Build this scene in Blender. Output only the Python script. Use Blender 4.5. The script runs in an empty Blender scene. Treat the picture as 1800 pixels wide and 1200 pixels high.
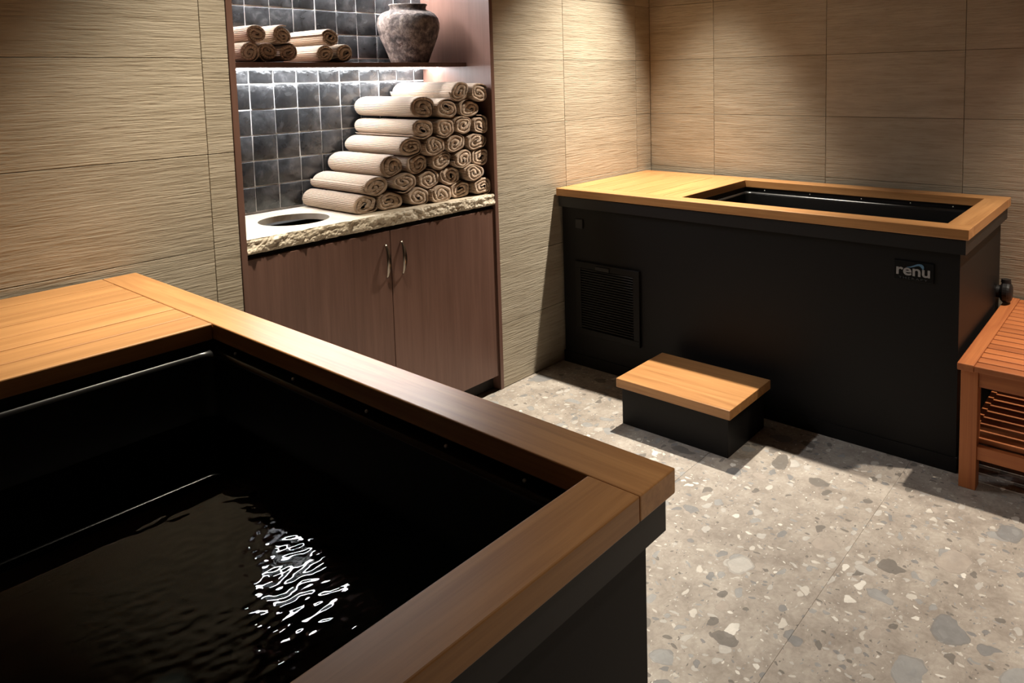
import bpy, bmesh, math, random
from mathutils import Vector, Matrix, noise
random.seed(7)
SC = bpy.context.scene
COL = SC.collection

# ------------------------------------------------------------------ camera
CAM = (-3.4798, -2.3367, 1.3886)
YAW, PITCH, ROLL = math.radians(38.2891), math.radians(5.1247), math.radians(-1.176)
FPX, PX, PY = 1307.82, 1043.84, 250.24
cd = bpy.data.cameras.new('camera')
cam = bpy.data.objects.new('camera', cd)
COL.objects.link(cam)
fw = Vector((math.cos(YAW)*math.cos(PITCH), math.sin(YAW)*math.cos(PITCH), -math.sin(PITCH)))
rt = Vector((math.sin(YAW), -math.cos(YAW), 0))
up = rt.cross(fw)
r2 = math.cos(ROLL)*rt + math.sin(ROLL)*up
u2 = -math.sin(ROLL)*rt + math.cos(ROLL)*up
m = Matrix((r2, u2, -fw)).transposed().to_4x4()
m.translation = CAM
cam.matrix_world = m
cd.sensor_fit = 'HORIZONTAL'
cd.sensor_width = 36
cd.lens = FPX/1800*36
cd.shift_x = (900-PX)/1800
cd.shift_y = (PY-600)/1800
cd.clip_start = 0.02
SC.camera = cam

# ------------------------------------------------------------------ world, lamps, exposure
SC.view_settings.view_transform = 'Standard'
SC.view_settings.look = 'None'
SC.view_settings.gamma = 1
SC.view_settings.exposure = 0.0
SC.view_settings.use_curve_mapping = False
wd = bpy.data.worlds.new('world')
SC.world = wd
wd.use_nodes = True
wd.node_tree.nodes['Background'].inputs[0].default_value = (0.9, 0.8, 0.7, 1)
wd.node_tree.nodes['Background'].inputs[1].default_value = 0.0

CEIL = 2.72
def spot(name, x, y, watts, deg, blend, col, tx=None, ty=None, r=0.03):
    l = bpy.data.lights.new(name, 'SPOT')
    l.energy = watts; l.spot_size = math.radians(deg); l.spot_blend = blend
    l.color = col; l.shadow_soft_size = r
    o = bpy.data.objects.new(name, l)
    COL.objects.link(o)
    o.location = (x, y, CEIL-0.01)
    d = Vector((tx if tx is not None else x, ty if ty is not None else y, 0)) - Vector((x, y, CEIL))
    o.rotation_euler = d.to_track_quat('-Z', 'Y').to_euler()
    return o
WARM = (1.0, 0.84, 0.62)
spot('downlight_tub', -0.43, -0.50, 690, 67, 1.0, (1.0, 0.91, 0.77), -0.88, -0.42)
spot('downlight_bench', -0.42, -2.56, 400, 72, 1.0, (1.0, 0.88, 0.73), -0.65, -2.48)
spot('downlight_deck', -2.30, -0.42, 410, 60, 1.0, (1.0, 0.90, 0.73), -2.58, -0.52)
spot('downlight_floor', -2.30, -2.65, 135, 76, 1.0, (1.0, 0.89, 0.76))

# ------------------------------------------------------------------ node helpers
def mat(name):
    m = bpy.data.materials.new(name)
    m.use_nodes = True
    return m, m.node_tree, m.node_tree.nodes['Principled BSDF']
def N(t, kind, **kw):
    n = t.nodes.new(kind)
    for k, v in kw.items():
        if k.startswith('i_'): n.inputs[k[2:].replace('_', ' ')].default_value = v
        else: setattr(n, k, v)
    return n
def ramp(t, stops, interp='LINEAR'):
    n = t.nodes.new('ShaderNodeValToRGB')
    n.color_ramp.interpolation = interp
    e = n.color_ramp.elements
    while len(e) < len(stops): e.new(0.5)
    for k, (p, c) in enumerate(stops):
        e[k].position = p
        e[k].color = (*c, 1) if len(c) == 3 else c
    return n
def math_(t, op, a, b=None, c=None):
    n = t.nodes.new('ShaderNodeMath'); n.operation = op
    for k, v in enumerate((a, b, c)):
        if v is None: continue
        if hasattr(v, 'is_output'): t.links.new(v, n.inputs[k])
        else: n.inputs[k].default_value = v
    return n.outputs[0]
def mix(t, f, a, b, mode='MIX'):
    n = t.nodes.new('ShaderNodeMix'); n.data_type = 'RGBA'; n.blend_type = mode
    for s, v in ((n.inputs[0], f), (n.inputs[6], a), (n.inputs[7], b)):
        if hasattr(v, 'is_output'): t.links.new(v, s)
        else: s.default_value = v if not isinstance(v, tuple) or len(v) == 4 else (*v, 1)
    return n.outputs[2]
def coords(t, scale, src='Object', rnd=7.0):
    """object coordinates, offset per object, scaled"""
    tc = t.nodes.new('ShaderNodeTexCoord'); oi = t.nodes.new('ShaderNodeObjectInfo')
    s = t.nodes.new('ShaderNodeVectorMath'); s.operation = 'SCALE'
    cmb = t.nodes.new('ShaderNodeCombineXYZ')
    for k in range(3): t.links.new(math_(t, 'MULTIPLY', oi.outputs['Random'], rnd*(k+1.3)), cmb.inputs[k])
    a = t.nodes.new('ShaderNodeVectorMath'); a.operation = 'ADD'
    t.links.new(tc.outputs[src], a.inputs[0]); t.links.new(cmb.outputs[0], a.inputs[1])
    mp = t.nodes.new('ShaderNodeMapping'); mp.inputs['Scale'].default_value = scale
    t.links.new(a.outputs[0], mp.inputs[0])
    return mp.outputs[0], oi.outputs['Random']
def tex_noise(t, vec, scale, detail=4, rough=0.55, dist=0.0):
    n = t.nodes.new('ShaderNodeTexNoise')
    n.inputs['Scale'].default_value = scale; n.inputs['Detail'].default_value = detail
    n.inputs['Roughness'].default_value = rough; n.inputs['Distortion'].default_value = dist
    t.links.new(vec, n.inputs['Vector'])
    return n.outputs['Fac']
def bump(t, h, strength, dist, prev=None):
    n = t.nodes.new('ShaderNodeBump')
    n.inputs['Strength'].default_value = strength; n.inputs['Distance'].default_value = dist
    t.links.new(h, n.inputs['Height'])
    if prev is not None: t.links.new(prev, n.inputs['Normal'])
    return n.outputs[0]

# ------------------------------------------------------------------ materials
def wood(name, dark, light, axis, rough=0.45, tint=0.18, coat=0.0, spec=0.4):
    m, t, p = mat(name)
    sc = {'x': (1.2, 22, 22), 'y': (22, 1.2, 22), 'z': (22, 22, 1.2)}[axis]
    v, rnd = coords(t, sc)
    a = tex_noise(t, v, 1.6, 6, 0.6, 0.6)
    sc2 = tuple(x*(5 if x > 5 else 1.8) for x in sc)
    v2, _ = coords(t, sc2)
    b = tex_noise(t, v2, 1.5, 3, 0.6)
    f = math_(t, 'ADD', math_(t, 'MULTIPLY', a, 0.7), math_(t, 'MULTIPLY', b, 0.3))
    r = ramp(t, [(0.32, dark), (0.68, light)])
    t.links.new(f, r.inputs[0])
    hv = t.nodes.new('ShaderNodeHueSaturation')
    t.links.new(math_(t, 'ADD', math_(t, 'MULTIPLY', rnd, tint*2), 1-tint), hv.inputs['Value'])
    t.links.new(r.outputs[0], hv.inputs['Color'])
    t.links.new(hv.outputs[0], p.inputs['Base Color'])
    p.inputs['Roughness'].default_value = rough
    p.inputs['Specular IOR Level'].default_value = spec
    p.inputs['Coat Weight'].default_value = coat
    p.inputs['Coat Roughness'].default_value = 0.25
    t.links.new(bump(t, f, 0.12, 0.002), p.inputs['Normal'])
    return m
M = {}
M['teak_x'] = wood('teak_along_x', (0.33, 0.148, 0.050), (0.55, 0.28, 0.105), 'x', 0.34, 0.10, spec=0.42, coat=0.1)
M['teak_y'] = wood('teak_along_y', (0.33, 0.148, 0.050), (0.55, 0.28, 0.105), 'y', 0.34, 0.06, spec=0.42, coat=0.1)
M['bench_x'] = wood('bench_wood_x', (0.31, 0.088, 0.028), (0.48, 0.165, 0.052), 'x', 0.5, 0.08)
M['bench_y'] = wood('bench_wood_y', (0.31, 0.088, 0.028), (0.48, 0.165, 0.052), 'y', 0.5, 0.14)
M['bench_z'] = wood('bench_wood_z', (0.31, 0.088, 0.028), (0.48, 0.165, 0.052), 'z', 0.5, 0.08)
M['veneer'] = wood('walnut_veneer', (0.12, 0.062, 0.046), (0.175, 0.094, 0.071), 'z', 0.38, 0.04, spec=0.5)

def plain(name, col, rough=0.5, metal=0.0, spec=0.5, coat=0.0):
    m, t, p = mat(name)
    v, _ = coords(t, (1, 1, 1))
    n = tex_noise(t, v, 60, 3)
    c = mix(t, n, tuple(x*0.88 for x in col), tuple(min(1, x*1.12) for x in col))
    t.links.new(c, p.inputs['Base Color'])
    p.inputs['Roughness'].default_value = rough
    p.inputs['Metallic'].default_value = metal
    p.inputs['Specular IOR Level'].default_value = spec
    p.inputs['Coat Weight'].default_value = coat
    return m
M['black'] = plain('black_powder_coat', (0.007, 0.0062, 0.006), 0.5, spec=0.2)
M['black2'] = plain('black_trim_coat', (0.012, 0.011, 0.011), 0.4, spec=0.35)
M['liner'] = plain('black_acrylic_liner', (0.006, 0.006, 0.006), 0.27, spec=0.5)
M['dark'] = plain('dark_cavity', (0.02, 0.014, 0.011), 0.7)
M['steel'] = plain('brushed_nickel', (0.30, 0.26, 0.22), 0.25, 1.0)
M['screw'] = plain('stainless_screw', (0.6, 0.58, 0.55), 0.3, 1.0)
M['plaster'] = plain('ceiling_plaster', (0.24, 0.215, 0.185), 0.9)
M['wallback'] = plain('plain_beige_wall', (0.20, 0.165, 0.125), 0.9)
M['grout'] = plain('wall_grout', (0.27, 0.225, 0.165), 0.95)
M['floorgrout'] = plain('floor_grout', (0.31, 0.275, 0.24), 0.95)
M['tilegrout'] = plain('pale_tile_grout', (0.58, 0.55, 0.52), 0.9)
M['letter'] = plain('grey_lettering', (0.30, 0.29, 0.28), 0.5)
M['letter2'] = plain('dim_lettering', (0.05, 0.05, 0.05), 0.5)
M['blue'] = plain('blue_wave_enamel', (0.09, 0.20, 0.32), 0.4)
M['badge'] = plain('badge_black', (0.004, 0.004, 0.004), 0.5, spec=0.15)

def led(name, strength, col):
    m, t, p = mat(name)
    p.inputs['Base Color'].default_value = (0.9, 0.9, 0.9, 1)
    p.inputs['Emission Color'].default_value = (*col, 1)
    p.inputs['Emission Strength'].default_value = strength
    return m
M['led'] = led('led_diffuser', 46, (0.92, 0.96, 1.0))
M['led2'] = led('led_diffuser_upper', 80, (0.95, 0.97, 1.0))

def stone_wall():
    m, t, p = mat('raked_travertine_tile')
    v, rnd = coords(t, (1, 1, 1))
    def mp(s):
        q = t.nodes.new('ShaderNodeMapping'); q.inputs['Scale'].default_value = s
        t.links.new(v, q.inputs[0]); return q.outputs[0]
    ridge = tex_noise(t, mp((9, 9, 150)), 1.0, 4, 0.6, 0.25)
    fine = tex_noise(t, mp((28, 28, 240)), 1.0, 3, 0.6)
    streak = tex_noise(t, mp((3.0, 3.0, 40)), 1.0, 5, 0.62, 0.3)
    blot = tex_noise(t, mp((5, 5, 9)), 1.0, 3, 0.5)
    r = ramp(t, [(0.30, (0.33, 0.278, 0.202)), (0.52, (0.41, 0.352, 0.266)), (0.72, (0.49, 0.428, 0.335))])
    f = math_(t, 'ADD', math_(t, 'MULTIPLY', streak, 0.65), math_(t, 'MULTIPLY', blot, 0.35))
    t.links.new(f, r.inputs[0])
    dk = ramp(t, [(0.34, (0.80, 0.78, 0.75)), (0.46, (1, 1, 1))])
    t.links.new(ridge, dk.inputs[0])
    c = mix(t, 0.75, r.outputs[0], dk.outputs[0], 'MULTIPLY')
    hv = t.nodes.new('ShaderNodeHueSaturation')
    t.links.new(math_(t, 'ADD', math_(t, 'MULTIPLY', rnd, 0.12), 0.94), hv.inputs['Value'])
    t.links.new(c, hv.inputs['Color'])
    t.links.new(hv.outputs[0], p.inputs['Base Color'])
    p.inputs['Roughness'].default_value = 0.75
    p.inputs['Specular IOR Level'].default_value = 0.25
    b1 = bump(t, ridge, 0.7, 0.004)
    b2 = bump(t, fine, 0.5, 0.0015, b1)
    t.links.new(b2, p.inputs['Normal'])
    return m
M['stone'] = stone_wall()

def floor_stone():
    m, t, p = mat('conglomerate_floor_tile')
    v, rnd = coords(t, (1, 1, 1), rnd=3.1)
    # warp
    nz = t.nodes.new('ShaderNodeTexNoise'); nz.inputs['Scale'].default_value = 16; nz.inputs['Detail'].default_value = 3
    t.links.new(v, nz.inputs['Vector'])
    sub = t.nodes.new('ShaderNodeVectorMath'); sub.operation = 'SUBTRACT'; sub.inputs[1].default_value = (0.5, 0.5, 0.5)
    t.links.new(nz.outputs['Color'], sub.inputs[0])
    scl = t.nodes.new('ShaderNodeVectorMath'); scl.operation = 'SCALE'; scl.inputs['Scale'].default_value = 0.05
    t.links.new(sub.outputs[0], scl.inputs[0])
    ad = t.nodes.new('ShaderNodeVectorMath'); ad.operation = 'ADD'
    t.links.new(v, ad.inputs[0]); t.links.new(scl.outputs[0], ad.inputs[1])
    w = ad.outputs[0]
    base = tex_noise(t, w, 11, 6, 0.62)
    br = ramp(t, [(0.30, (0.24, 0.205, 0.175)), (0.5, (0.33, 0.29, 0.25)), (0.70, (0.42, 0.378, 0.33))])
    t.links.new(base, br.inputs[0])
    c = br.outputs[0]
    fine = tex_noise(t, w, 90, 4, 0.65)
    fr = ramp(t, [(0.35, (0.80, 0.79, 0.77)), (0.62, (1.12, 1.12, 1.12))])
    t.links.new(fine, fr.inputs[0])
    c = mix(t, 0.55, c, fr.outputs[0], 'MULTIPLY')
    # chips at three sizes
    for scale, str_, dens, lo, hi, seed in ((85, (1, 1.8, 1), 0.17, 0.12, 0.40, 3.0), (38, (1.6, 1, 1), 0.27, 0.15, 0.42, 11.0), (20, (1, 1.5, 1), 0.22, 0.18, 0.46, 37.0), (10, (1.35, 1, 1), 0.15, 0.20, 0.44, 23.0), (6.5, (1, 1.3, 1), 0.10, 0.2, 0.42, 53.0)):
        q = t.nodes.new('ShaderNodeMapping'); q.inputs['Scale'].default_value = str_
        q.inputs['Location'].default_value = (seed, seed*1.7, 0); q.inputs['Rotation'].default_value = (0, 0, seed)
        t.links.new(w, q.inputs[0])
        vo = t.nodes.new('ShaderNodeTexVoronoi'); vo.voronoi_dimensions = '2D'; vo.feature = 'F1'
        vo.inputs['Scale'].default_value = scale
        t.links.new(q.outputs[0], vo.inputs['Vector'])
        ve = t.nodes.new('ShaderNodeTexVoronoi'); ve.voronoi_dimensions = '2D'; ve.feature = 'DISTANCE_TO_EDGE'
        ve.inputs['Scale'].default_value = scale
        t.links.new(q.outputs[0], ve.inputs['Vector'])
        sp = t.nodes.new('ShaderNodeSeparateColor'); t.links.new(vo.outputs['Color'], sp.inputs[0])
        pick = math_(t, 'LESS_THAN', sp.outputs[0], dens)
        thr = math_(t, 'ADD', math_(t, 'MULTIPLY', sp.outputs[1], hi-lo), lo)
        near = math_(t, 'SUBTRACT', thr, vo.outputs['Distance'])
        inside = math_(t, 'MULTIPLY', math_(t, 'GREATER_THAN', near, 0.0), math_(t, 'GREATER_THAN', ve.outputs['Distance'], 0.05))
        msk = math_(t, 'MULTIPLY', pick, inside)
        cr = ramp(t, [(0.0, (0.15, 0.135, 0.12)), (0.16, (0.20, 0.20, 0.20)), (0.34, (0.29, 0.29, 0.285)), (0.50, (0.37, 0.32, 0.275)),
                      (0.58, (0.46, 0.435, 0.40)), (0.80, (0.56, 0.525, 0.47)), (0.94, (0.70, 0.67, 0.61))], 'CONSTANT')
        t.links.new(math_(t, 'MULTIPLY', sp.outputs[2], 1.0 if scale > 15 else 0.68), cr.inputs[0])
        vein = tex_noise(t, w, max(28, scale*1.7), 5, 0.65)
        vr = ramp(t, [(0.3, (0.78, 0.78, 0.78)), (0.7, (1.15, 1.15, 1.15))])
        t.links.new(vein, vr.inputs[0])
        cc = mix(t, 0.7, cr.outputs[0], vr.outputs[0], 'MULTIPLY')
        # thin dark outline of the pebble
        rim = math_(t, 'MULTIPLY', math_(t, 'LESS_THAN', near, 0.035), msk)
        cc = mix(t, math_(t, 'MULTIPLY', rim, 0.35), cc, (0.17, 0.15, 0.13))
        c = mix(t, math_(t, 'MULTIPLY', msk, 0.88), c, cc)
    t.links.new(c, p.inputs['Base Color'])
    p.inputs['Roughness'].default_value = 0.5
    p.inputs['Specular IOR Level'].default_value = 0.35
    t.links.new(bump(t, fine, 0.15, 0.001), p.inputs['Normal'])
    return m
M['floor'] = floor_stone()

def glazed():
    m, t, p = mat('charcoal_glazed_tile')
    v, rnd = coords(t, (1, 1, 1))
    n = tex_noise(t, v, 22, 5, 0.6, 0.4)
    r = ramp(t, [(0.3, (0.012, 0.012, 0.0125)), (0.55, (0.024, 0.024, 0.025)), (0.75, (0.06, 0.059, 0.059))])
    t.links.new(n, r.inputs[0])
    hv = t.nodes.new('ShaderNodeHueSaturation')
    t.links.new(math_(t, 'ADD', math_(t, 'MULTIPLY', rnd, 0.9), 0.6), hv.inputs['Value'])
    t.links.new(r.outputs[0], hv.inputs['Color'])
    t.links.new(hv.outputs[0], p.inputs['Base Color'])
    p.inputs['Roughness'].default_value = 0.24
    p.inputs['Specular IOR Level'].default_value = 0.65
    t.links.new(bump(t, tex_noise(t, v, 16, 3), 0.5, 0.012), p.inputs['Normal'])
    return m
M['glaze'] = glazed()

def cream_stone():
    m, t, p = mat('cream_limestone')
    v, _ = coords(t, (1, 1, 1))
    n = tex_noise(t, v, 14, 6, 0.6)
    r = ramp(t, [(0.3, (0.50, 0.42, 0.31)), (0.6, (0.66, 0.575, 0.45)), (0.8, (0.74, 0.66, 0.54))])
    t.links.new(n, r.inputs[0]); t.links.new(r.outputs[0], p.inputs['Base Color'])
    p.inputs['Roughness'].default_value = 0.6
    t.links.new(bump(t, tex_noise(t, v, 70, 5), 0.25, 0.004), p.inputs['Normal'])
    return m
M['cream'] = cream_stone()

def towel_mat():
    m, t, p = mat('ribbed_beige_towel')
    uv = t.nodes.new('ShaderNodeUVMap')
    wv = t.nodes.new('ShaderNodeTexWave'); wv.bands_direction = 'X'; wv.wave_type = 'BANDS'
    wv.inputs['Scale'].default_value = 48; wv.inputs['Distortion'].default_value = 0.6; wv.inputs['Detail'].default_value = 1
    t.links.new(uv.outputs[0], wv.inputs['Vector'])
    v, rnd = coords(t, (1, 1, 1))
    n = tex_noise(t, v, 260, 3)
    c = mix(t, wv.outputs['Fac'], (0.40, 0.28, 0.195), (0.67, 0.515, 0.39))
    hv = t.nodes.new('ShaderNodeHueSaturation')
    t.links.new(math_(t, 'ADD', math_(t, 'MULTIPLY', rnd, 0.14), 0.93), hv.inputs['Value'])
    t.links.new(c, hv.inputs['Color']); t.links.new(hv.outputs[0], p.inputs['Base Color'])
    p.inputs['Roughness'].default_value = 0.95
    p.inputs['Specular IOR Level'].default_value = 0.1
    p.inputs['Sheen Weight'].default_value = 0.25
    b1 = bump(t, wv.outputs['Fac'], 0.9, 0.003)
    t.links.new(bump(t, n, 0.5, 0.0015, b1), p.inputs['Normal'])
    return m
M['towel'] = towel_mat()

def clay():
    m, t, p = mat('weathered_grey_clay')
    v, _ = coords(t, (1, 1, 1))
    n = tex_noise(t, v, 30, 7, 0.66, 0.3)
    r = ramp(t, [(0.34, (0.045, 0.036, 0.032)), (0.47, (0.13, 0.10, 0.088)), (0.58, (0.26, 0.205, 0.175)), (0.70, (0.46, 0.37, 0.31))])
    t.links.new(n, r.inputs[0]); t.links.new(r.outputs[0], p.inputs['Base Color'])
    p.inputs['Roughness'].default_value = 0.9
    t.links.new(bump(t, tex_noise(t, v, 45, 6, 0.65), 1.0, 0.014), p.inputs['Normal'])
    return m
M['clay'] = clay()

def water_mat():
    m = bpy.data.materials.new('still_dark_water'); m.use_nodes = True
    t = m.node_tree; t.nodes.clear()
    out = t.nodes.new('ShaderNodeOutputMaterial')
    fr = t.nodes.new('ShaderNodeFresnel'); fr.inputs['IOR'].default_value = 1.33
    gl = t.nodes.new('ShaderNodeBsdfGlossy'); gl.inputs['Roughness'].default_value = 0.015; gl.inputs['Color'].default_value = (0.65, 0.65, 0.65, 1)
    tr = t.nodes.new('ShaderNodeBsdfTransparent'); tr.inputs[0].default_value = (0.55, 0.62, 0.60, 1)
    mx = t.nodes.new('ShaderNodeMixShader')
    t.links.new(fr.outputs[0], mx.inputs[0]); t.links.new(tr.outputs[0], mx.inputs[1]); t.links.new(gl.outputs[0], mx.inputs[2])
    t.links.new(mx.outputs[0], out.inputs['Surface'])
    return m
M['water'] = water_mat()

# ------------------------------------------------------------------ object helpers
WORG = {}                                   # world origin of each object made here
def link(name, me, material, loc, parent=None):
    if material is not None and not me.materials: me.materials.append(material)
    o = bpy.data.objects.new(name, me)
    COL.objects.link(o)
    pw = WORG[parent.name] if parent is not None else Vector((0, 0, 0))
    o.location = Vector(loc) - pw
    if parent is not None: o.parent = parent
    WORG[o.name] = Vector(loc)
    return o
def tag(o, label, cat, group=None):
    o['label'] = label; o['category'] = cat
    if group: o['group'] = group
    return o
def thing(name, loc, label, cat, group=None):
    o = bpy.data.objects.new(name, None)
    o.empty_display_size = 0.05
    COL.objects.link(o); o.location = loc; WORG[o.name] = Vector(loc)
    return tag(o, label, cat, group)
def struct(o):
    o['kind'] = 'structure'
    return o
def bm_box(bm, x0, x1, y0, y1, z0, z1):
    vs = [bm.verts.new((x, y, z)) for z in (z0, z1) for y in (y0, y1) for x in (x0, x1)]
    for f in ((0, 2, 3, 1), (4, 5, 7, 6), (0, 1, 5, 4), (2, 6, 7, 3), (0, 4, 6, 2), (1, 3, 7, 5)):
        bm.faces.new([vs[i] for i in f])
def finish(bm, name, smooth=False):
    bmesh.ops.recalc_face_normals(bm, faces=bm.faces)
    me = bpy.data.meshes.new(name)
    bm.to_mesh(me); bm.free()
    if smooth:
        for p in me.polygons: p.use_smooth = True
    return me
def box_mesh(name, sx, sy, sz, bev=0.0, seg=2):
    bm = bmesh.new()
    bm_box(bm, -sx/2, sx/2, -sy/2, sy/2, -sz/2, sz/2)
    if bev > 0:
        bmesh.ops.bevel(bm, geom=list(bm.edges), offset=bev, segments=seg, profile=0.5, affect='EDGES')
    return finish(bm, name)
def box(name, x0, x1, y0, y1, z0, z1, material, parent=None, bev=0.0, seg=2):
    x0, x1 = min(x0, x1), max(x0, x1); y0, y1 = min(y0, y1), max(y0, y1)
    me = box_mesh(name, x1-x0, y1-y0, z1-z0, bev, seg)
    return link(name, me, material, ((x0+x1)/2, (y0+y1)/2, (z0+z1)/2), parent)
def copy_tree(o, loc=None, parent=None):
    c = o.copy(); COL.objects.link(c)
    if parent is not None: c.parent = parent
    if loc is not None: c.location = loc
    for ch in o.children: copy_tree(ch, None, c)
    return c

# ------------------------------------------------------------------ room shell
X0, X1, Y0, Y1 = -4.9, 0.0, -4.4, 0.0
NL, NR, NT = -2.3495, -1.2088, 2.45          # niche opening
ND = 0.452                                   # niche depth
fl = struct(box('floor', X0, X1+0.15, Y0, Y1+0.6, -0.12, -0.010, M['floorgrout']))
TX, TY = 1.21, 0.605
jx, jy = -0.99, -1.632
cache = {}
def slab(parent, name, x0, x1, y0, y1, z0, z1, material, bev):
    k = (name, round(x1-x0, 4), round(y1-y0, 4), round(z1-z0, 4))
    if k not in cache:
        cache[k] = box_mesh(name, x1-x0, y1-y0, z1-z0, bev, 1)
    return link(name, cache[k], material, ((x0+x1)/2, (y0+y1)/2, (z0+z1)/2), parent)
def cuts(a, b, j, step):
    k = math.ceil((a-j)/step); r = [a]
    while j+k*step < b-1e-4:
        if j+k*step > a+1e-4: r.append(j+k*step)
        k += 1
    return r+[b]
g = 0.0005
fx, fy = cuts(X0, X1, jx, TX), cuts(Y0, Y1, jy, TY)
for a, b in zip(fx, fx[1:]):
    for c, d in zip(fy, fy[1:]):
        slab(fl, 'floor_tile', a+g/2, b-g/2, c+g/2, d-g/2, -0.010, 0.0, M['floor'], 0.0006)
struct(box('ceiling', X0-0.15, X1+0.15, Y0-0.15, Y1+0.6, CEIL, CEIL+0.1, M['plaster']))
struct(box('wall_right', X0-0.15, X1+0.15, Y0-0.15, Y0, -0.12, CEIL, M['wallback']))
struct(box('wall_front', X0-0.15, X0, Y0, Y1+0.15, -0.12, CEIL, M['wallback']))
# cabinet wall (left) with the niche opening
T = 0.010
bm = bmesh.new()
bm_box(bm, X0, NL, T, 0.15, -0.12, CEIL)
bm_box(bm, NR, X1+0.15, T, 0.15, -0.12, CEIL)
bm_box(bm, NL, NR, T, 0.15, NT, CEIL)
wl = struct(link('wall_left', finish(bm, 'wall_left'), M['grout'], (0, 0, 0)))
wb = struct(box('wall_back', T, 0.15, Y0, T, -0.12, CEIL, M['grout']))
RH, RW, g = 0.2937, 0.605, 0.0019
rows = [k*RH-0.003 for k in range(10)]
rows[0] = 0.0; rows.append(CEIL)
rows = [r for r in rows if r < CEIL]+[CEIL]
def wall_tiles(parent, a0, a1, joint, axis, zlo=0.0):
    cs = cuts(a0, a1, joint, RW)
    for a, b in zip(cs, cs[1:]):
        if b-a < 0.012: continue
        for z0, z1 in zip(rows, rows[1:]):
            if z1 <= zlo+0.01: continue
            z0 = max(z0, zlo)
            dd = random.uniform(0, 0.0007)
            if axis == 'x': slab(parent, 'wall_tile', a+g/2, b-g/2, dd, T+dd, z0+g/2, z1-g/2, M['stone'], 0.0008)
            else: slab(parent, 'wall_tile', dd, T+dd, a+g/2, b-g/2, z0+g/2, z1-g/2, M['stone'], 0.0008)
wall_tiles(wl, X0, NL, -2.430, 'x')
wall_tiles(wl, NR, X1, -0.742, 'x')
wall_tiles(wl, NL, NR, -1.347, 'x', NT)
wall_tiles(wb, Y0, Y1, -1.007, 'y')

# niche back wall: grout bed and hand-made glazed tiles
wn = struct(box('wall_niche', NL, NR, ND, ND+0.1, 0, NT, M['tilegrout']))
P = 0.0973
zed = []
for v in range(4):
    bm = bmesh.new()
    bm_box(bm, -0.0460, 0.0460, -0.005, 0.005, -0.0466, 0.0466)
    for w_ in bm.verts:
        w_.co.x += random.uniform(-0.0014, 0.0014); w_.co.z += random.uniform(-0.0014, 0.0014)
    bmesh.ops.bevel(bm, geom=list(bm.edges), offset=0.0016, segments=2, profile=0.5, affect='EDGES')
    zed.append(finish(bm, 'niche_tile', True))
rr = random.Random(3)
c0 = -1.573
for k in range(-8, 4):
    xc = c0+(k+0.5)*P
    for j in range(-5, 7):
        zc = 1.3835+(j+0.5)*0.0985*1.0
        if xc-P/2 < NL+0.0 or xc+P/2 > NR+0.06 or zc < 0.93: continue
        o = link('niche_tile', zed[rr.randrange(4)], M['glaze'], (xc, ND+0.0022-rr.uniform(0, 0.0022), zc), wn)
        o.rotation_euler = (rr.gauss(0, 0.018), 0, rr.gauss(0, 0.018))

# ------------------------------------------------------------------ towel cabinet joinery
cab = thing('towel_cabinet', ((NL+NR)/2, 0.2, 0), 'dark brown wood veneer built-in cabinet with open shelf and two doors', 'cabinet')
PT = 0.020
IL, IR = NL+PT, NR-PT
box('side_panel', NL+0.0005, IL, -0.004, ND-0.004, 0.0, NT, M['veneer'], cab, 0.001)
box('side_panel', IR, NR-0.0005, -0.004, ND-0.004, 0.0, NT, M['veneer'], cab, 0.001)
box('top_panel', IL, IR, -0.002, ND-0.004, NT-0.02, NT, M['veneer'], cab, 0.001)
for z0, mm in ((1.440, 'led'), (1.895, 'led2')):
    s = box('shelf', IL, IR, 0.150, ND-0.008, z0, z0+0.018, M['veneer'], cab, 0.001)
    ls = box('led_strip', IL+0.003, IR-0.003, 0.330, 0.412, z0-0.005, z0, M[mm], s)
    ls['label'] = 'glowing white light strip'
XM = -1.776
for a, b, hx in ((IL+0.002, XM-0.0015, -1.800), (XM+0.0015, IR-0.002, -1.727)):
    d = box('door', a, b, 0.004, 0.024, 0.066, 0.818, M['veneer'], cab, 0.0015)
    # bow pull: tapered bar bent outwards
    bm = bmesh.new(); rings = []
    n = 18
    for i in range(n+1):
        s = i/n
        z = -0.066+0.132*s
        out = 0.002+0.018*math.sin(math.pi*s)**0.8
        hw = 0.0035+0.0065*math.sin(math.pi*s); ht = 0.0022+0.0016*math.sin(math.pi*s)
        rings.append([bm.verts.new((hw*math.cos(t_), -out+ht*math.sin(t_), z)) for t_ in [2*math.pi*q/12 for q in range(12)]])
    for r0, r1 in zip(rings, rings[1:]):
        for q in range(12): bm.faces.new((r0[q], r0[(q+1) % 12], r1[(q+1) % 12], r1[q]))
    bm.faces.new(rings[0]); bm.faces.new(rings[-1])
    h = link('handle', finish(bm, 'handle', True), M['steel'], (hx, 0.0035, 0.705), d)
    h['label'] = 'curved nickel pull handle'
box('toe_kick', IL, IR, 0.045, 0.06, 0.0, 0.064, M['dark'], cab)
box('cabinet_floor', IL, IR, 0.06, ND-0.006, 0.064, 0.08, M['dark'], cab)
box('cabinet_back', IL, IR, ND-0.014, ND-0.006, 0.08, 0.83, M['dark'], cab)
box('top_rail', IL, IR, 0.030, 0.048, 0.79, 0.834, M['dark'], cab)

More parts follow.
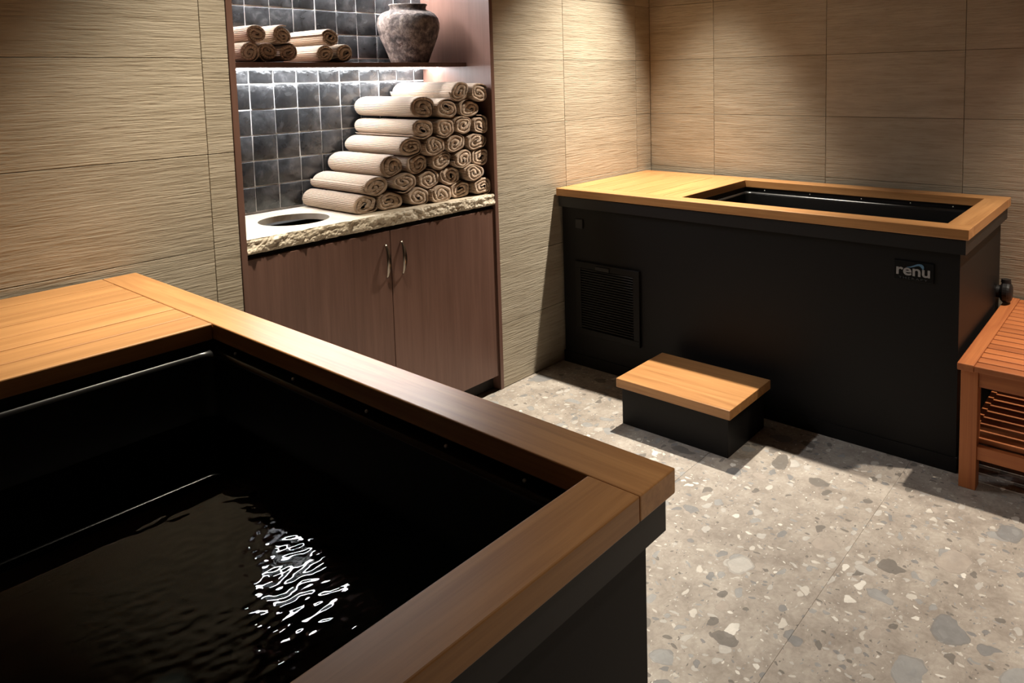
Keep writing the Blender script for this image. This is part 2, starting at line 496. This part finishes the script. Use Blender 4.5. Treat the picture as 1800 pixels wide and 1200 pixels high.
# ------------------------------------------------------------------ stone counter with the towel drop hole
ZC = 0.885
ct = thing('stone_counter', ((NL+NR)/2, 0.2, 0.835), 'cream limestone counter with round towel hole and chiselled front edge', 'counter')
hx, hy, hr = -2.045, 0.207, 0.123
xa, xb, ya, yb = IL+0.001, IR-0.001, 0.012, ND-0.010
bm = bmesh.new()
n = 64
angs = [2*math.pi*i/n for i in range(n)]
corner = [math.atan2(y-hy, x-hx) % (2*math.pi) for x in (xa, xb) for y in (ya, yb)]
for c_ in corner:
    k = min(range(n), key=lambda i: abs(angs[i]-c_)); angs[k] = c_
def edge_pt(a):
    dx, dy = math.cos(a), math.sin(a)
    ts = []
    if abs(dx) > 1e-9: ts.append(((xb if dx > 0 else xa)-hx)/dx)
    if abs(dy) > 1e-9: ts.append(((yb if dy > 0 else ya)-hy)/dy)
    s = min(ts); return hx+s*dx, hy+s*dy
ox, oy, oz = WORG[ct.name]
oz0 = 0.835
zs = 0.862
lay = {}
for lev, z in (('t', ZC), ('b', zs)):
    lay[lev+'i'] = [bm.verts.new((hx+hr*math.cos(a), hy+hr*math.sin(a), z)) for a in angs]
    lay[lev+'o'] = [bm.verts.new((*edge_pt(a), z)) for a in angs]
for i in range(n):
    j = (i+1) % n
    bm.faces.new((lay['ti'][i], lay['ti'][j], lay['to'][j], lay['to'][i]))
    bm.faces.new((lay['bi'][i], lay['bo'][i], lay['bo'][j], lay['bi'][j]))
    bm.faces.new((lay['ti'][i], lay['bi'][i], lay['bi'][j], lay['ti'][j]))
    bm.faces.new((lay['to'][i], lay['to'][j], lay['bo'][j], lay['bo'][i]))
link('slab', finish(bm, 'slab'), M['cream'], (0, 0, 0), ct)
# chiselled front strip
bm = bmesh.new()
nx, nz = 300, 16
def chip(x, z, e):
    p_ = Vector((x*26, z*42, 3.0))
    q = noise.fractal(p_, 0.9, 2.1, 5)*0.010+abs(noise.noise(Vector((x*60, z*75, 9))))*0.006
    return q
grid = []
for i in range(nx+1):
    x = xa+(xb-xa)*i/nx
    col = []
    for j in range(nz+1):
        s = j/nz
        z = oz0+0.0008+(ZC-oz0-0.0008)*s
        d_ = chip(x, z, s)
        edge = max(0, 1-min(s, 1-s)*7)
        y = -0.001-d_*(0.8)+0.010*edge*(0.35+0.9*abs(noise.noise(Vector((x*38, s*2, 1)))))
        dz = noise.noise(Vector((x*45, s*3, 5)))*0.0035*(1 if j == 0 else 0.0)
        col.append(bm.verts.new((x, min(y, 0.004), z+max(0, dz))))
    grid.append(col)
back = [[bm.verts.new((c_[0].co.x, ya+0.0002, oz0+0.0008)), bm.verts.new((c_[0].co.x, ya+0.0002, ZC))] for c_ in grid]
for i in range(nx):
    for j in range(nz): bm.faces.new((grid[i][j], grid[i+1][j], grid[i+1][j+1], grid[i][j+1]))
    bm.faces.new((grid[i][nz], grid[i+1][nz], back[i+1][1], back[i][1]))
    bm.faces.new((grid[i][0], back[i][0], back[i+1][0], grid[i+1][0]))
ce = link('chiselled_edge', finish(bm, 'chiselled_edge', False), M['cream'], (0, 0, 0), ct)
ce['label'] = 'rough split stone front edge'

# ------------------------------------------------------------------ rolled towels
def roll_mesh(R, rz, length, turns, seed, wob=0.0):
    """spiral-wound sheet; R(theta) outline radius (scaled space), rz vertical squash; axis along +y from the front face"""
    rnd = random.Random(seed)
    bm = bmesh.new()
    uvl = bm.loops.layers.uv.new('UVMap')
    seg = 44
    nt = int(turns*seg)
    a0 = rnd.uniform(0, 2*math.pi); sgn = rnd.choice((1, 1, -1))
    ph = [rnd.uniform(0, 6.28) for _ in range(4)]
    ex, ez = rnd.uniform(-0.22, 0.22), rnd.uniform(-0.22, 0.22)
    def pt(i, inner):
        phi = 2*math.pi*i/seg
        tn = phi/(2*math.pi)
        s = 1-0.16*tn-0.05*tn*tn
        th = a0+sgn*phi
        full = (0.16+0.05*(2*tn+1))*0.82
        tk = full if i < nt-10 else full*max(0.25, (nt-i)/10)
        if i < 10: tk = full*max(0.2, i/10)
        if inner: s -= tk
        wobb = 1+0.33*(1-s)*math.sin(2*th+ph[0])+0.12*(1-s)*math.sin(3*th+ph[1]+phi*0.3)
        r = R(th)*1.02*s*wobb
        # inside turns drift off centre
        k = (1-s)
        return (r*math.cos(th)+ex*R(0)*k, r*math.sin(th)*rz+ez*R(0)*k*rz)
    prof = [pt(i, False) for i in range(nt+1)]+[pt(i, True) for i in range(nt, -1, -1)]
    arc = [0.0]
    for a, b in zip(prof, prof[1:]): arc.append(arc[-1]+math.dist(a, b))
    ys = [0, 0.006, 0.02]+[length*k/7 for k in range(1, 7)]+[length-0.02, length-0.006, length]
    rings = []
    for k, y in enumerate(ys):
        f = {0: 0.965, 1: 0.99, len(ys)-1: 0.93, len(ys)-2: 0.98}.get(k, 1.0)
        dx = wob*math.sin(y/length*3.0+ph[2]); dzz = 0.0
        bul = 1-0.015*(0.5+0.5*math.sin(y/length*9+ph[3]))
        rings.append([bm.verts.new((p_[0]*f*bul+dx, y, p_[1]*f*bul+dzz)) for p_ in prof])
    n_ = len(prof)
    for k in range(len(ys)-1):
        for i in range(n_):
            j = (i+1) % n_
            fc = bm.faces.new((rings[k][i], rings[k][j], rings[k+1][j], rings[k+1][i]))
            us = (arc[i], arc[j] if j else arc[i], arc[j] if j else arc[i], arc[i])
            vs = (ys[k], ys[k], ys[k+1], ys[k+1])
            for l, u_, v_ in zip(fc.loops, us, vs): l[uvl].uv = (u_, v_)
    # ends: ribbon quads between the outer and inner faces of the sheet
    for k in (0, len(ys)-1):
        for i in range(nt):
            a, b = i, i+1
            c, d = n_-1-(i+1), n_-1-i
            fc = bm.faces.new((rings[k][a], rings[k][b], rings[k][c], rings[k][d]))
            for l, vv in zip(fc.loops, (a, b, c, d)): l[uvl].uv = (arc[a], 0.0)
    return finish(bm, 'rolled_towel', True)

def cells(pts, rz, rmax, zfloor, xr=None, gap=0.0004):
    """squeezed outline of each roll: half-way to its neighbours, at most rmax"""
    outs = []
    S = [(x, z/rz) for x, z in pts]
    for i, (x, z) in enumerate(S):
        tab = []
        for k in range(72):
            th = 2*math.pi*k/72; dx, dz = math.cos(th), math.sin(th)
            r = rmax[i] if isinstance(rmax, list) else rmax
            for j, (X, Z) in enumerate(S):
                if j == i: continue
                vx, vz = X-x, Z-z; D = math.hypot(vx, vz); pr_ = (dx*vx+dz*vz)/D
                if pr_ > 1e-3: r = min(r, (D/2-gap)/pr_)
            if dz < -1e-3: r = min(r, (z-zfloor/rz)/(-dz))
            if xr is not None and dx > 1e-3: r = min(r, (xr-x)/dx)
            tab.append(r)
        for _ in range(9):
            tab = [0.25*tab[k-1]+0.5*tab[k]+0.25*tab[(k+1) % 72] for k in range(72)]
        outs.append(tab)
    def mk(tab):
        def R(th):
            u_ = (th % (2*math.pi))/(2*math.pi)*72; a = int(u_) % 72; f = u_-int(u_)
            return tab[a]*(1-f)+tab[(a+1) % 72]*f
        return R
    return [mk(t_) for t_ in outs]

ORD = ['first', 'second', 'third', 'fourth', 'fifth', 'sixth', 'seventh']
def pile(pts, rz, rmax, zfloor, xr, yf, yb_, labels, group, seed):
    Rs = cells(pts, rz, rmax, zfloor, xr)
    for i, ((x, z), R, lab) in enumerate(zip(pts, Rs, labels)):
        y = yf(x)+random.Random(seed+i).uniform(-0.012, 0.012)
        me = roll_mesh(R, rz, yb_-y, random.Random(seed*3+i).choice((2.75, 2.95, 3.1)), seed*100+i)
        o = link('rolled_towel', me, M['towel'], (x, y, z))
        tag(o, lab, 'towel', group)

# counter pile, rows from the counter up (centres of the roll ends)
prow = [
    [(-1.826, 0.9195), (-1.722, 0.917), (-1.602, 0.920), (-1.492, 0.918), (-1.380, 0.920), (-1.282, 0.922)],
    [(-1.782, 0.984), (-1.662, 0.985), (-1.545, 0.982), (-1.432, 0.985), (-1.325, 0.986)],
    [(-1.702, 1.050), (-1.590, 1.050), (-1.478, 1.051), (-1.375, 1.053), (-1.281, 1.050)],
    [(-1.620, 1.118), (-1.515, 1.118), (-1.410, 1.121), (-1.304, 1.120)],
    [(-1.572, 1.192), (-1.468, 1.187), (-1.363, 1.191), (-1.280, 1.188)],
    [(-1.560, 1.272), (-1.448, 1.263), (-1.330, 1.262)],
    [(-1.372, 1.336), (-1.284, 1.324)],
]
names_ = ['bottom', 'second', 'third', 'fourth', 'fifth', 'sixth', 'top']
pts, labs, rm = [], [], []
for r, row in enumerate(prow):
    for k, p_ in enumerate(row):
        pts.append(p_)
        rm.append(0.070 if (r, k) in ((5, 0),) else 0.062)
        nm = names_[r]+' row' if r < 6 else 'top row'
        labs.append('rolled beige ribbed towel in the counter pile, %s, %s from the left' % (nm, ORD[k]))
def yfront(x):
    s = (x+1.83)/(0.55); return 0.075-0.055*max(0, min(1, s))
pile(pts, 0.72, rm, ZC+0.001, IR-0.004, yfront, ND-0.020, labs, 'rolled towels piled on the stone counter', 11)
ZS = 1.458
sp = [(-2.196, 1.4945), (-2.122, 1.4945), (-2.046, 1.4945), (-2.160, 1.556), (-2.070, 1.555)]
sl = ['rolled beige towel on the shelf, bottom row of the left group, %s from the left' % ORD[k] for k in range(3)]
sl += ['rolled beige towel on the shelf, top row of the left group, %s one' % w_ for w_ in ('left', 'right')]
pile(sp, 0.97, 0.037, ZS+0.001, None, lambda x: 0.172, ND-0.030, sl, 'rolled towels on the wooden shelf', 21)
sp = [(-1.912, 1.4945), (-1.832, 1.4945), (-1.880, 1.548)]
sl = ['rolled beige towel on the shelf, lower left of the group nearest the jar',
      'rolled beige towel on the shelf, lower right, closest to the clay jar',
      'rolled beige towel on the shelf, lying on top of two near the jar']
pile(sp, 0.97, 0.037, ZS+0.001, None, lambda x: 0.172, ND-0.030, sl, 'rolled towels on the wooden shelf', 31)

# ------------------------------------------------------------------ clay jar
bm = bmesh.new()
prof = [(0.0, 0.0), (0.070, 0.0), (0.080, 0.004), (0.086, 0.020), (0.103, 0.065), (0.121, 0.110), (0.1315, 0.150), (0.1325, 0.172), (0.127, 0.194),
        (0.112, 0.213), (0.092, 0.224), (0.080, 0.228), (0.076, 0.234), (0.077, 0.244), (0.082, 0.250), (0.080, 0.254), (0.070, 0.252), (0.066, 0.240),
        (0.068, 0.226), (0.098, 0.205), (0.118, 0.170), (0.110, 0.110), (0.080, 0.03), (0.0, 0.015)]
ns = 64
rings = []
for r, z in prof:
    if r == 0: rings.append([bm.verts.new((0, 0, z))]); continue
    ring = []
    for q in range(ns):
        a = 2*math.pi*q/ns
        d_ = 1+0.020*noise.fractal(Vector((math.cos(a)*2.2, math.sin(a)*2.2, z*14)), 0.9, 2, 4)
        ring.append(bm.verts.new((r*d_*math.cos(a), r*d_*math.sin(a), z+(0.003*math.sin(a+1) if z > 0.22 else 0))))
    rings.append(ring)
for a, b in zip(rings, rings[1:]):
    for q in range(ns):
        w_ = (q+1) % ns
        if len(a) == 1: bm.faces.new((a[0], b[w_], b[q]))
        elif len(b) == 1: bm.faces.new((a[q], a[w_], b[0]))
        else: bm.faces.new((a[q], a[w_], b[w_], b[q]))
jar = link('clay_jar', finish(bm, 'clay_jar', True), M['clay'], (-1.413, 0.305, ZS))
tag(jar, 'round weathered grey-brown clay jar standing on the shelf', 'jar')

# ------------------------------------------------------------------ plunge tub
L, W, B, TH, D, H = 1.80, 0.7755, 0.0841, 0.036, 0.6467, 0.8574
ZW = 0.659
def loc_box(root, name, x0, x1, y0, y1, z0, z1, material, bev=0.0, parent=None, seg=2):
    r = WORG[root.name]
    return box(name, x0+r.x, x1+r.x, y0+r.y, y1+r.y, z0, z1, material, parent or root, bev, seg)
def make_tub(loc, label):
    t = thing('plunge_tub', loc, label, 'tub', 'cold plunge tubs')
    bi = 0.030
    # body: four panels as one open shell
    bm = bmesh.new()
    xo0, xo1, yo0, yo1 = -W+bi, -bi, -L+bi, -0.012
    th = 0.02; zt = H-TH-0.012
    o_ = [(xo0, yo0), (xo1, yo0), (xo1, yo1), (xo0, yo1)]
    i_ = [(xo0+th, yo0+th), (xo1-th, yo0+th), (xo1-th, yo1-th), (xo0+th, yo1-th)]
    V = lambda p_, z: bm.verts.new((p_[0], p_[1], z))
    ob, ot = [V(p_, 0.0) for p_ in o_], [V(p_, zt) for p_ in o_]
    ib, it = [V(p_, 0.0) for p_ in i_], [V(p_, zt) for p_ in i_]
    for k in range(4):
        j = (k+1) % 4
        bm.faces.new((ob[k], ob[j], ot[j], ot[k])); bm.faces.new((ib[k], it[k], it[j], ib[j]))
        bm.faces.new((ot[k], ot[j], it[j], it[k])); bm.faces.new((ob[k], ib[k], ib[j], ob[j]))
    r = WORG[t.name]
    link('body', finish(bm, 'body'), M['black'], r, t)
    # lip under the wooden frame
    def ring(name, ins0, ins1, z0, z1, mm, bev=0.002, yw=0.0):
        bm = bmesh.new()
        a0, a1, c0_, c1 = -W+ins0, -ins0, -L+ins0, -0.006
        e0, e1, f0, f1 = -W+ins1, -ins1, -L+ins1, -0.030
        oo = [(a0, c0_), (a1, c0_), (a1, c1), (a0, c1)]; ii = [(e0, f0), (e1, f0), (e1, f1), (e0, f1)]
        A = [[bm.verts.new((*p_, z)) for p_ in s_] for s_ in (oo, ii) for z in (z0, z1)]
        for k in range(4):
            j = (k+1) % 4
            bm.faces.new((A[0][k], A[0][j], A[1][j], A[1][k])); bm.faces.new((A[2][k], A[3][k], A[3][j], A[2][j]))
            bm.faces.new((A[1][k], A[1][j], A[3][j], A[3][k])); bm.faces.new((A[0][k], A[2][k], A[2][j], A[0][j]))
        return link(name, finish(bm, name), mm, r, t)
    ring('lip', 0.010, 0.060, H-TH-0.052, H-TH-0.004, M['black2'])
    ring('plinth', 0.026, 0.030, 0.0, 0.055, M['black'])
    # liner: flange under the wood, rounded edge, basin
    bm = bmesh.new()
    x0, x1, y0, y1 = -W+B, -B, -L+B, -D
    zr = 0.802
    sec = [(-0.055, zr), (0.0, zr)]
    for k in range(1, 9):
        a = math.pi/2*k/8
        sec.append((0.012*math.sin(a), zr-0.012*(1-math.cos(a))))
    sec += [(0.016, 0.60), (0.022, 0.24)]
    for k in range(1, 7):
        a = math.pi/2*k/6
        sec.append((0.022+0.05*(1-math.cos(a)), 0.24-0.05*math.sin(a)))
    rc = 0.030; ns_ = 6
    loops = []
    for ins, z in sec:
        pts_ = []
        rad = max(0.004, rc-max(ins, -0.02)*0.2)
        for cx, cy, st in ((x1-ins-rad, y1-ins-rad, 0), (x0+ins+rad, y1-ins-rad, 1), (x0+ins+rad, y0+ins+rad, 2), (x1-ins-rad, y0+ins+rad, 3)):
            for k in range(ns_+1):
                a = math.pi/2*(st+k/ns_)
                pts_.append(bm.verts.new((cx+rad*math.cos(a), cy+rad*math.sin(a), z)))
        loops.append(pts_)
    for a, b in zip(loops, loops[1:]):
        for k in range(len(a)):
            j = (k+1) % len(a); bm.faces.new((a[k], a[j], b[j], b[k]))
    bm.faces.new(loops[-1])
    bmesh.ops.recalc_face_normals(bm, faces=bm.faces)
    me = bpy.data.meshes.new('liner'); bm.to_mesh(me); bm.free()
    me.flip_normals()
    for p_ in me.polygons: p_.use_smooth = True
    link('liner', me, M['liner'], r, t)
    # fascia closing the gap between liner and frame
    # wooden frame
    z0, z1 = H-TH, H
    for xx in (-W, -B):
        loc_box(t, 'frame_board', xx, xx+B, -L, 0, z0, z1, M['teak_y'], 0.0022)
    loc_box(t, 'frame_board', -W+B+0.0004, -B-0.0004, -L, -L+B, z0, z1, M['teak_x'], 0.0022)
    n = 7; gp = 0.0034
    for k in range(n):
        a, b = -D*k/n, -D*(k+1)/n
        loc_box(t, 'deck_slat', -W+B+0.0012, -B-0.0012, b+gp*(k < n-1), a-0.0, z0, z1-(0.0004 if k % 2 else 0.0), M['teak_x'], 0.0026)
    loc_box(t, 'deck_beam', -W+B, -B, -D+0.004, -D+0.03, z0-0.02, z0, M['black'])
    # screws on the flange under the frame
    sm = bmesh.new(); bmesh.ops.create_uvsphere(sm, u_segments=8, v_segments=6, radius=0.0032)
    sme = finish(sm, 'screw', True)
    for y in (-0.75, -0.98, -1.22, -1.43, -1.60):
        for x in (-B-0.003, -W+B+0.003):
            link('screw', sme, M['screw'], (r.x+x, r.y+y, 0.812), t)
    # louvred vent panel on the front
    xf = -W+bi
    v = loc_box(t, 'vent_panel', xf-0.003, xf-0.0002, -0.463, -0.093, 0.162, 0.514, M['black'], 0.001)
    fy0, fy1, fz0, fz1 = -0.463, -0.093, 0.162, 0.514
    for a in ((fy0, fy1, fz0, fz0+0.030), (fy0, fy1, fz1-0.030, fz1), (fy0, fy0+0.034, fz0+0.030, fz1-0.030), (fy1-0.034, fy1, fz0+0.030, fz1-0.030)):
        loc_box(t, 'vent_frame', xf-0.014, xf-0.003, a[0], a[1], a[2], a[3], M['black'], 0.002, v)
    lm = None
    for k in range(24):
        z = fz0+0.038+k*(fz1-fz0-0.076)/23
        if lm is None: lm = box_mesh('louvre', 0.010, fy1-fy0-0.070, 0.0035)
        o = link('louvre', lm, M['black2'], (r.x+xf-0.008, r.y+(fy0+fy1)/2, z), v)
        o.rotation_euler = (0, 0.6, 0)
    loc_box(t, 'latch', xf-0.020, xf-0.0142, -0.30, -0.22, fz1-0.028, fz1-0.010, M['black2'], 0.002, v)
    loc_box(t, 'control_button', xf-0.008, xf-0.0002, -0.140, -0.095, 0.670, 0.715, M['black2'], 0.004)
    # badge
    b = loc_box(t, 'badge', xf-0.006, xf-0.0002, -1.690, -1.556, 0.652, 0.722, M['badge'], 0.0025)
    basis = Matrix(((0, 0, -1), (-1, 0, 0), (0, 1, 0)))
    def text(name, s, width, yl, zb, mm, height=None, bold=0.0, space=1.0):
        c = bpy.data.curves.new(name, 'FONT'); c.body = s; c.size = 1; c.extrude = 0.02; c.offset = bold; c.space_character = space
        tmp = bpy.data.objects.new(name, c); COL.objects.link(tmp)
        dg = bpy.context.evaluated_depsgraph_get()
        me = bpy.data.meshes.new_from_object(tmp.evaluated_get(dg))
        bpy.data.objects.remove(tmp); me.name = name
        xs = [v_.co.x for v_ in me.vertices]; ys_ = [v_.co.y for v_ in me.vertices]
        w0 = max(xs)-min(xs); h0 = max(ys_)-min(ys_)
        sx = width/w0; sy = (height/h0) if height else sx
        for v_ in me.vertices:
            q = Vector(((v_.co.x-min(xs))*sx, (v_.co.y-min(ys_))*sy, v_.co.z*0.04))
            v_.co = basis @ q
        me.materials.clear()
        return link(name, me, mm, (r.x+xf-0.0072, r.y+yl, zb), b)
    text('lettering', 'renu', 0.112, -1.566, 0.671, M['letter'], 0.027, 0.02)
    text('small_lettering', 'THERAPY', 0.096, -1.574, 0.658, M['letter2'], 0.007, 0.0, 1.3)
    # wave mark over the letters
    up_ = [(0, 0), (0.012, 0.0028), (0.024, 0.0085), (0.034, 0.0138), (0.043, 0.0160), (0.051, 0.0150), (0.057, 0.0105), (0.0585, 0.0045), (0.056, -0.0035)]
    lo_ = [(0, -0.0006), (0.012, -0.0004), (0.024, 0.0030), (0.034, 0.0072), (0.041, 0.0088), (0.046, 0.0070), (0.050, 0.0030), (0.0525, -0.001), (0.056, -0.0036)]
    bm = bmesh.new()
    for e in (0.0, 0.0010):
        U = [bm.verts.new(basis @ Vector((a, c, e))) for a, c in up_]; Lw = [bm.verts.new(basis @ Vector((a, c, e))) for a, c in lo_]
        for k in range(len(U)-1): bm.faces.new((U[k], U[k+1], Lw[k+1], Lw[k]))
    link('wave_mark', finish(bm, 'wave_mark'), M['blue'], (r.x+xf-0.0072, r.y-1.600, 0.7005), b)
    return t
tub = make_tub((-0.0531, -0.0072, 0), 'black plunge tub with teak frame in the far corner behind the step')
near = copy_tree(tub, (-2.6595, -0.0184, 0))
near['label'] = 'nearest black plunge tub with teak frame and rippling water in the foreground'

# hose fitting on the far tub's end
bm = bmesh.new()
def cyl(bm, c, ax, r0, r1, l, n=24):
    ax = Vector(ax).normalized(); e1 = ax.orthogonal().normalized(); e2 = ax.cross(e1)
    A = [bm.verts.new(Vector(c)+(e1*math.cos(2*math.pi*k/n)+e2*math.sin(2*math.pi*k/n))*r0) for k in range(n)]
    Bb = [bm.verts.new(Vector(c)+ax*l+(e1*math.cos(2*math.pi*k/n)+e2*math.sin(2*math.pi*k/n))*r1) for k in range(n)]
    for k in range(n): bm.faces.new((A[k], A[(k+1) % n], Bb[(k+1) % n], Bb[k]))
    bm.faces.new(A); bm.faces.new(Bb)
prof_ = [(0.0, 0.026), (0.012, 0.026), (0.016, 0.036), (0.024, 0.043), (0.040, 0.044), (0.048, 0.040), (0.054, 0.030), (0.056, 0.012)]
rg = [[bm.verts.new((r_*math.cos(2*math.pi*k/28), -y_, r_*math.sin(2*math.pi*k/28))) for k in range(28)] for y_, r_ in prof_]
for a_, b_ in zip(rg, rg[1:]):
    for k in range(28): bm.faces.new((a_[k], a_[(k+1) % 28], b_[(k+1) % 28], b_[k]))
bm.faces.new(rg[0]); bm.faces.new(rg[-1])
cyl(bm, (0, -0.032, 0.040), (0, 0, 1), 0.019, 0.017, 0.014)
link('hose_fitting', finish(bm, 'hose_fitting', False), M['black2'], (-0.125, -0.0072-L+0.030, 0.477), tub)

# water in both tubs
def water(name, loc, label, ripple):
    x0, x1, y0, y1 = -W+B+0.0152, -B-0.0152, -L+B+0.0152, -D-0.0152
    wx, wy = x1-x0, y1-y0
    st_ = 0.0030 if ripple else 0.05
    nx_, ny_ = int(wx/st_), int(wy/st_)
    vs, fs = [], []
    for j_ in range(ny_+1):
        for i_ in range(nx_+1):
            x, y = -wx/2+wx*i_/nx_, -wy/2+wy*j_/ny_
            z = 0.0
            if ripple:
                # small waves around the circulation inlet, dying away from it
                d_ = math.hypot((x-0.115)/1.0, (y+0.13)/1.25)
                k = max(0.0, min(1.0, (0.315-d_)/0.17)); k = k*k*(3-2*k)
                a_ = noise.noise(Vector((x*58+y*16, y*74, 1.0)))*0.00048+noise.noise(Vector((x*120, y*130+x*30, 7.0)))*0.00013
                b_ = noise.noise(Vector((x*14, y*17, 3.0)))*0.00050
                z = (0.006+0.994*k)*(a_+b_)
            vs.append((x, y, z))
    for j_ in range(ny_):
        for i_ in range(nx_):
            q = j_*(nx_+1)+i_
            fs.append((q, q+1, q+nx_+2, q+nx_+1))
    me = bpy.data.meshes.new(name); me.from_pydata(vs, [], fs)
    for p_ in me.polygons: p_.use_smooth = True
    o = link(name, me, M['water'], (loc[0]+(x0+x1)/2, loc[1]+(y0+y1)/2, ZW))
    return tag(o, label, 'water', 'water in the plunge tubs')
water('tub_water', (-0.0531, -0.0072), 'still dark water inside the far corner plunge tub', False)
water('tub_water', (-2.6595, -0.0184), 'dark rippling water reflecting bright light in the nearest tub', True)

# ------------------------------------------------------------------ step
st = thing('step_stool', (-1.03, -0.875, 0), 'low step with teak top and black base before the far tub', 'step')
box('step_base', -1.172, -0.875, -1.103, -0.632, 0.0, 0.159, M['black'], st, 0.003)
box('step_top', -1.1997, -0.865, -1.1254, -0.6238, 0.159, 0.195, M['teak_y'], st, 0.002)

# ------------------------------------------------------------------ bench
bn = thing('slatted_bench', (-0.45, -2.4, 0), 'reddish teak bench with slatted top and lower shelf beside the far tub', 'bench')
bx0, bx1, by0, by1, bz = -0.900, -0.02, -2.95, -1.796, 0.430
lw = 0.052
for x in (bx0+0.02, bx1-0.02-lw):
    for y in (by1-0.008-lw, by0+0.008):
        box('leg', x, x+lw, y, y+lw, 0.0, bz-0.024, M['bench_z'], bn, 0.002)
for y0, y1 in ((by1-0.050, by1), (by0, by0+0.050)):
    box('end_board', bx0, bx1, y0, y1, bz-0.024, bz, M['bench_x'], bn, 0.003)
n = 17
pitch = (bx1-bx0)/n
for k in range(n):
    a = bx0+k*pitch
    box('top_slat', a+0.001, a+pitch-0.006, by0+0.0505, by1-0.0505, bz-0.022, bz-0.002, M['bench_y'], bn, 0.003)
    
for z0, z1 in ((bz-0.078, bz-0.0245), (0.105, 0.150)):
    for x in (bx0+0.026, bx1-0.026-0.022):
        box('rail', x, x+0.022, by0+0.008+lw, by1-0.008-lw, z0, z1, M['bench_y'], bn, 0.002)
    for y in (by1-0.036, by0+0.014):
        box('rail', bx0+0.02+lw, bx1-0.02-lw, y, y+0.022, z0, z1, M['bench_x'], bn, 0.002)
n = 13
p2 = (bx1-bx0-0.13)/n
for k in range(n):
    a = bx0+0.055+k*p2
    box('shelf_slat', a+0.001, a+p2-0.022, by0+0.04, by1-0.04, 0.150, 0.168, M['bench_y'], bn, 0.003)
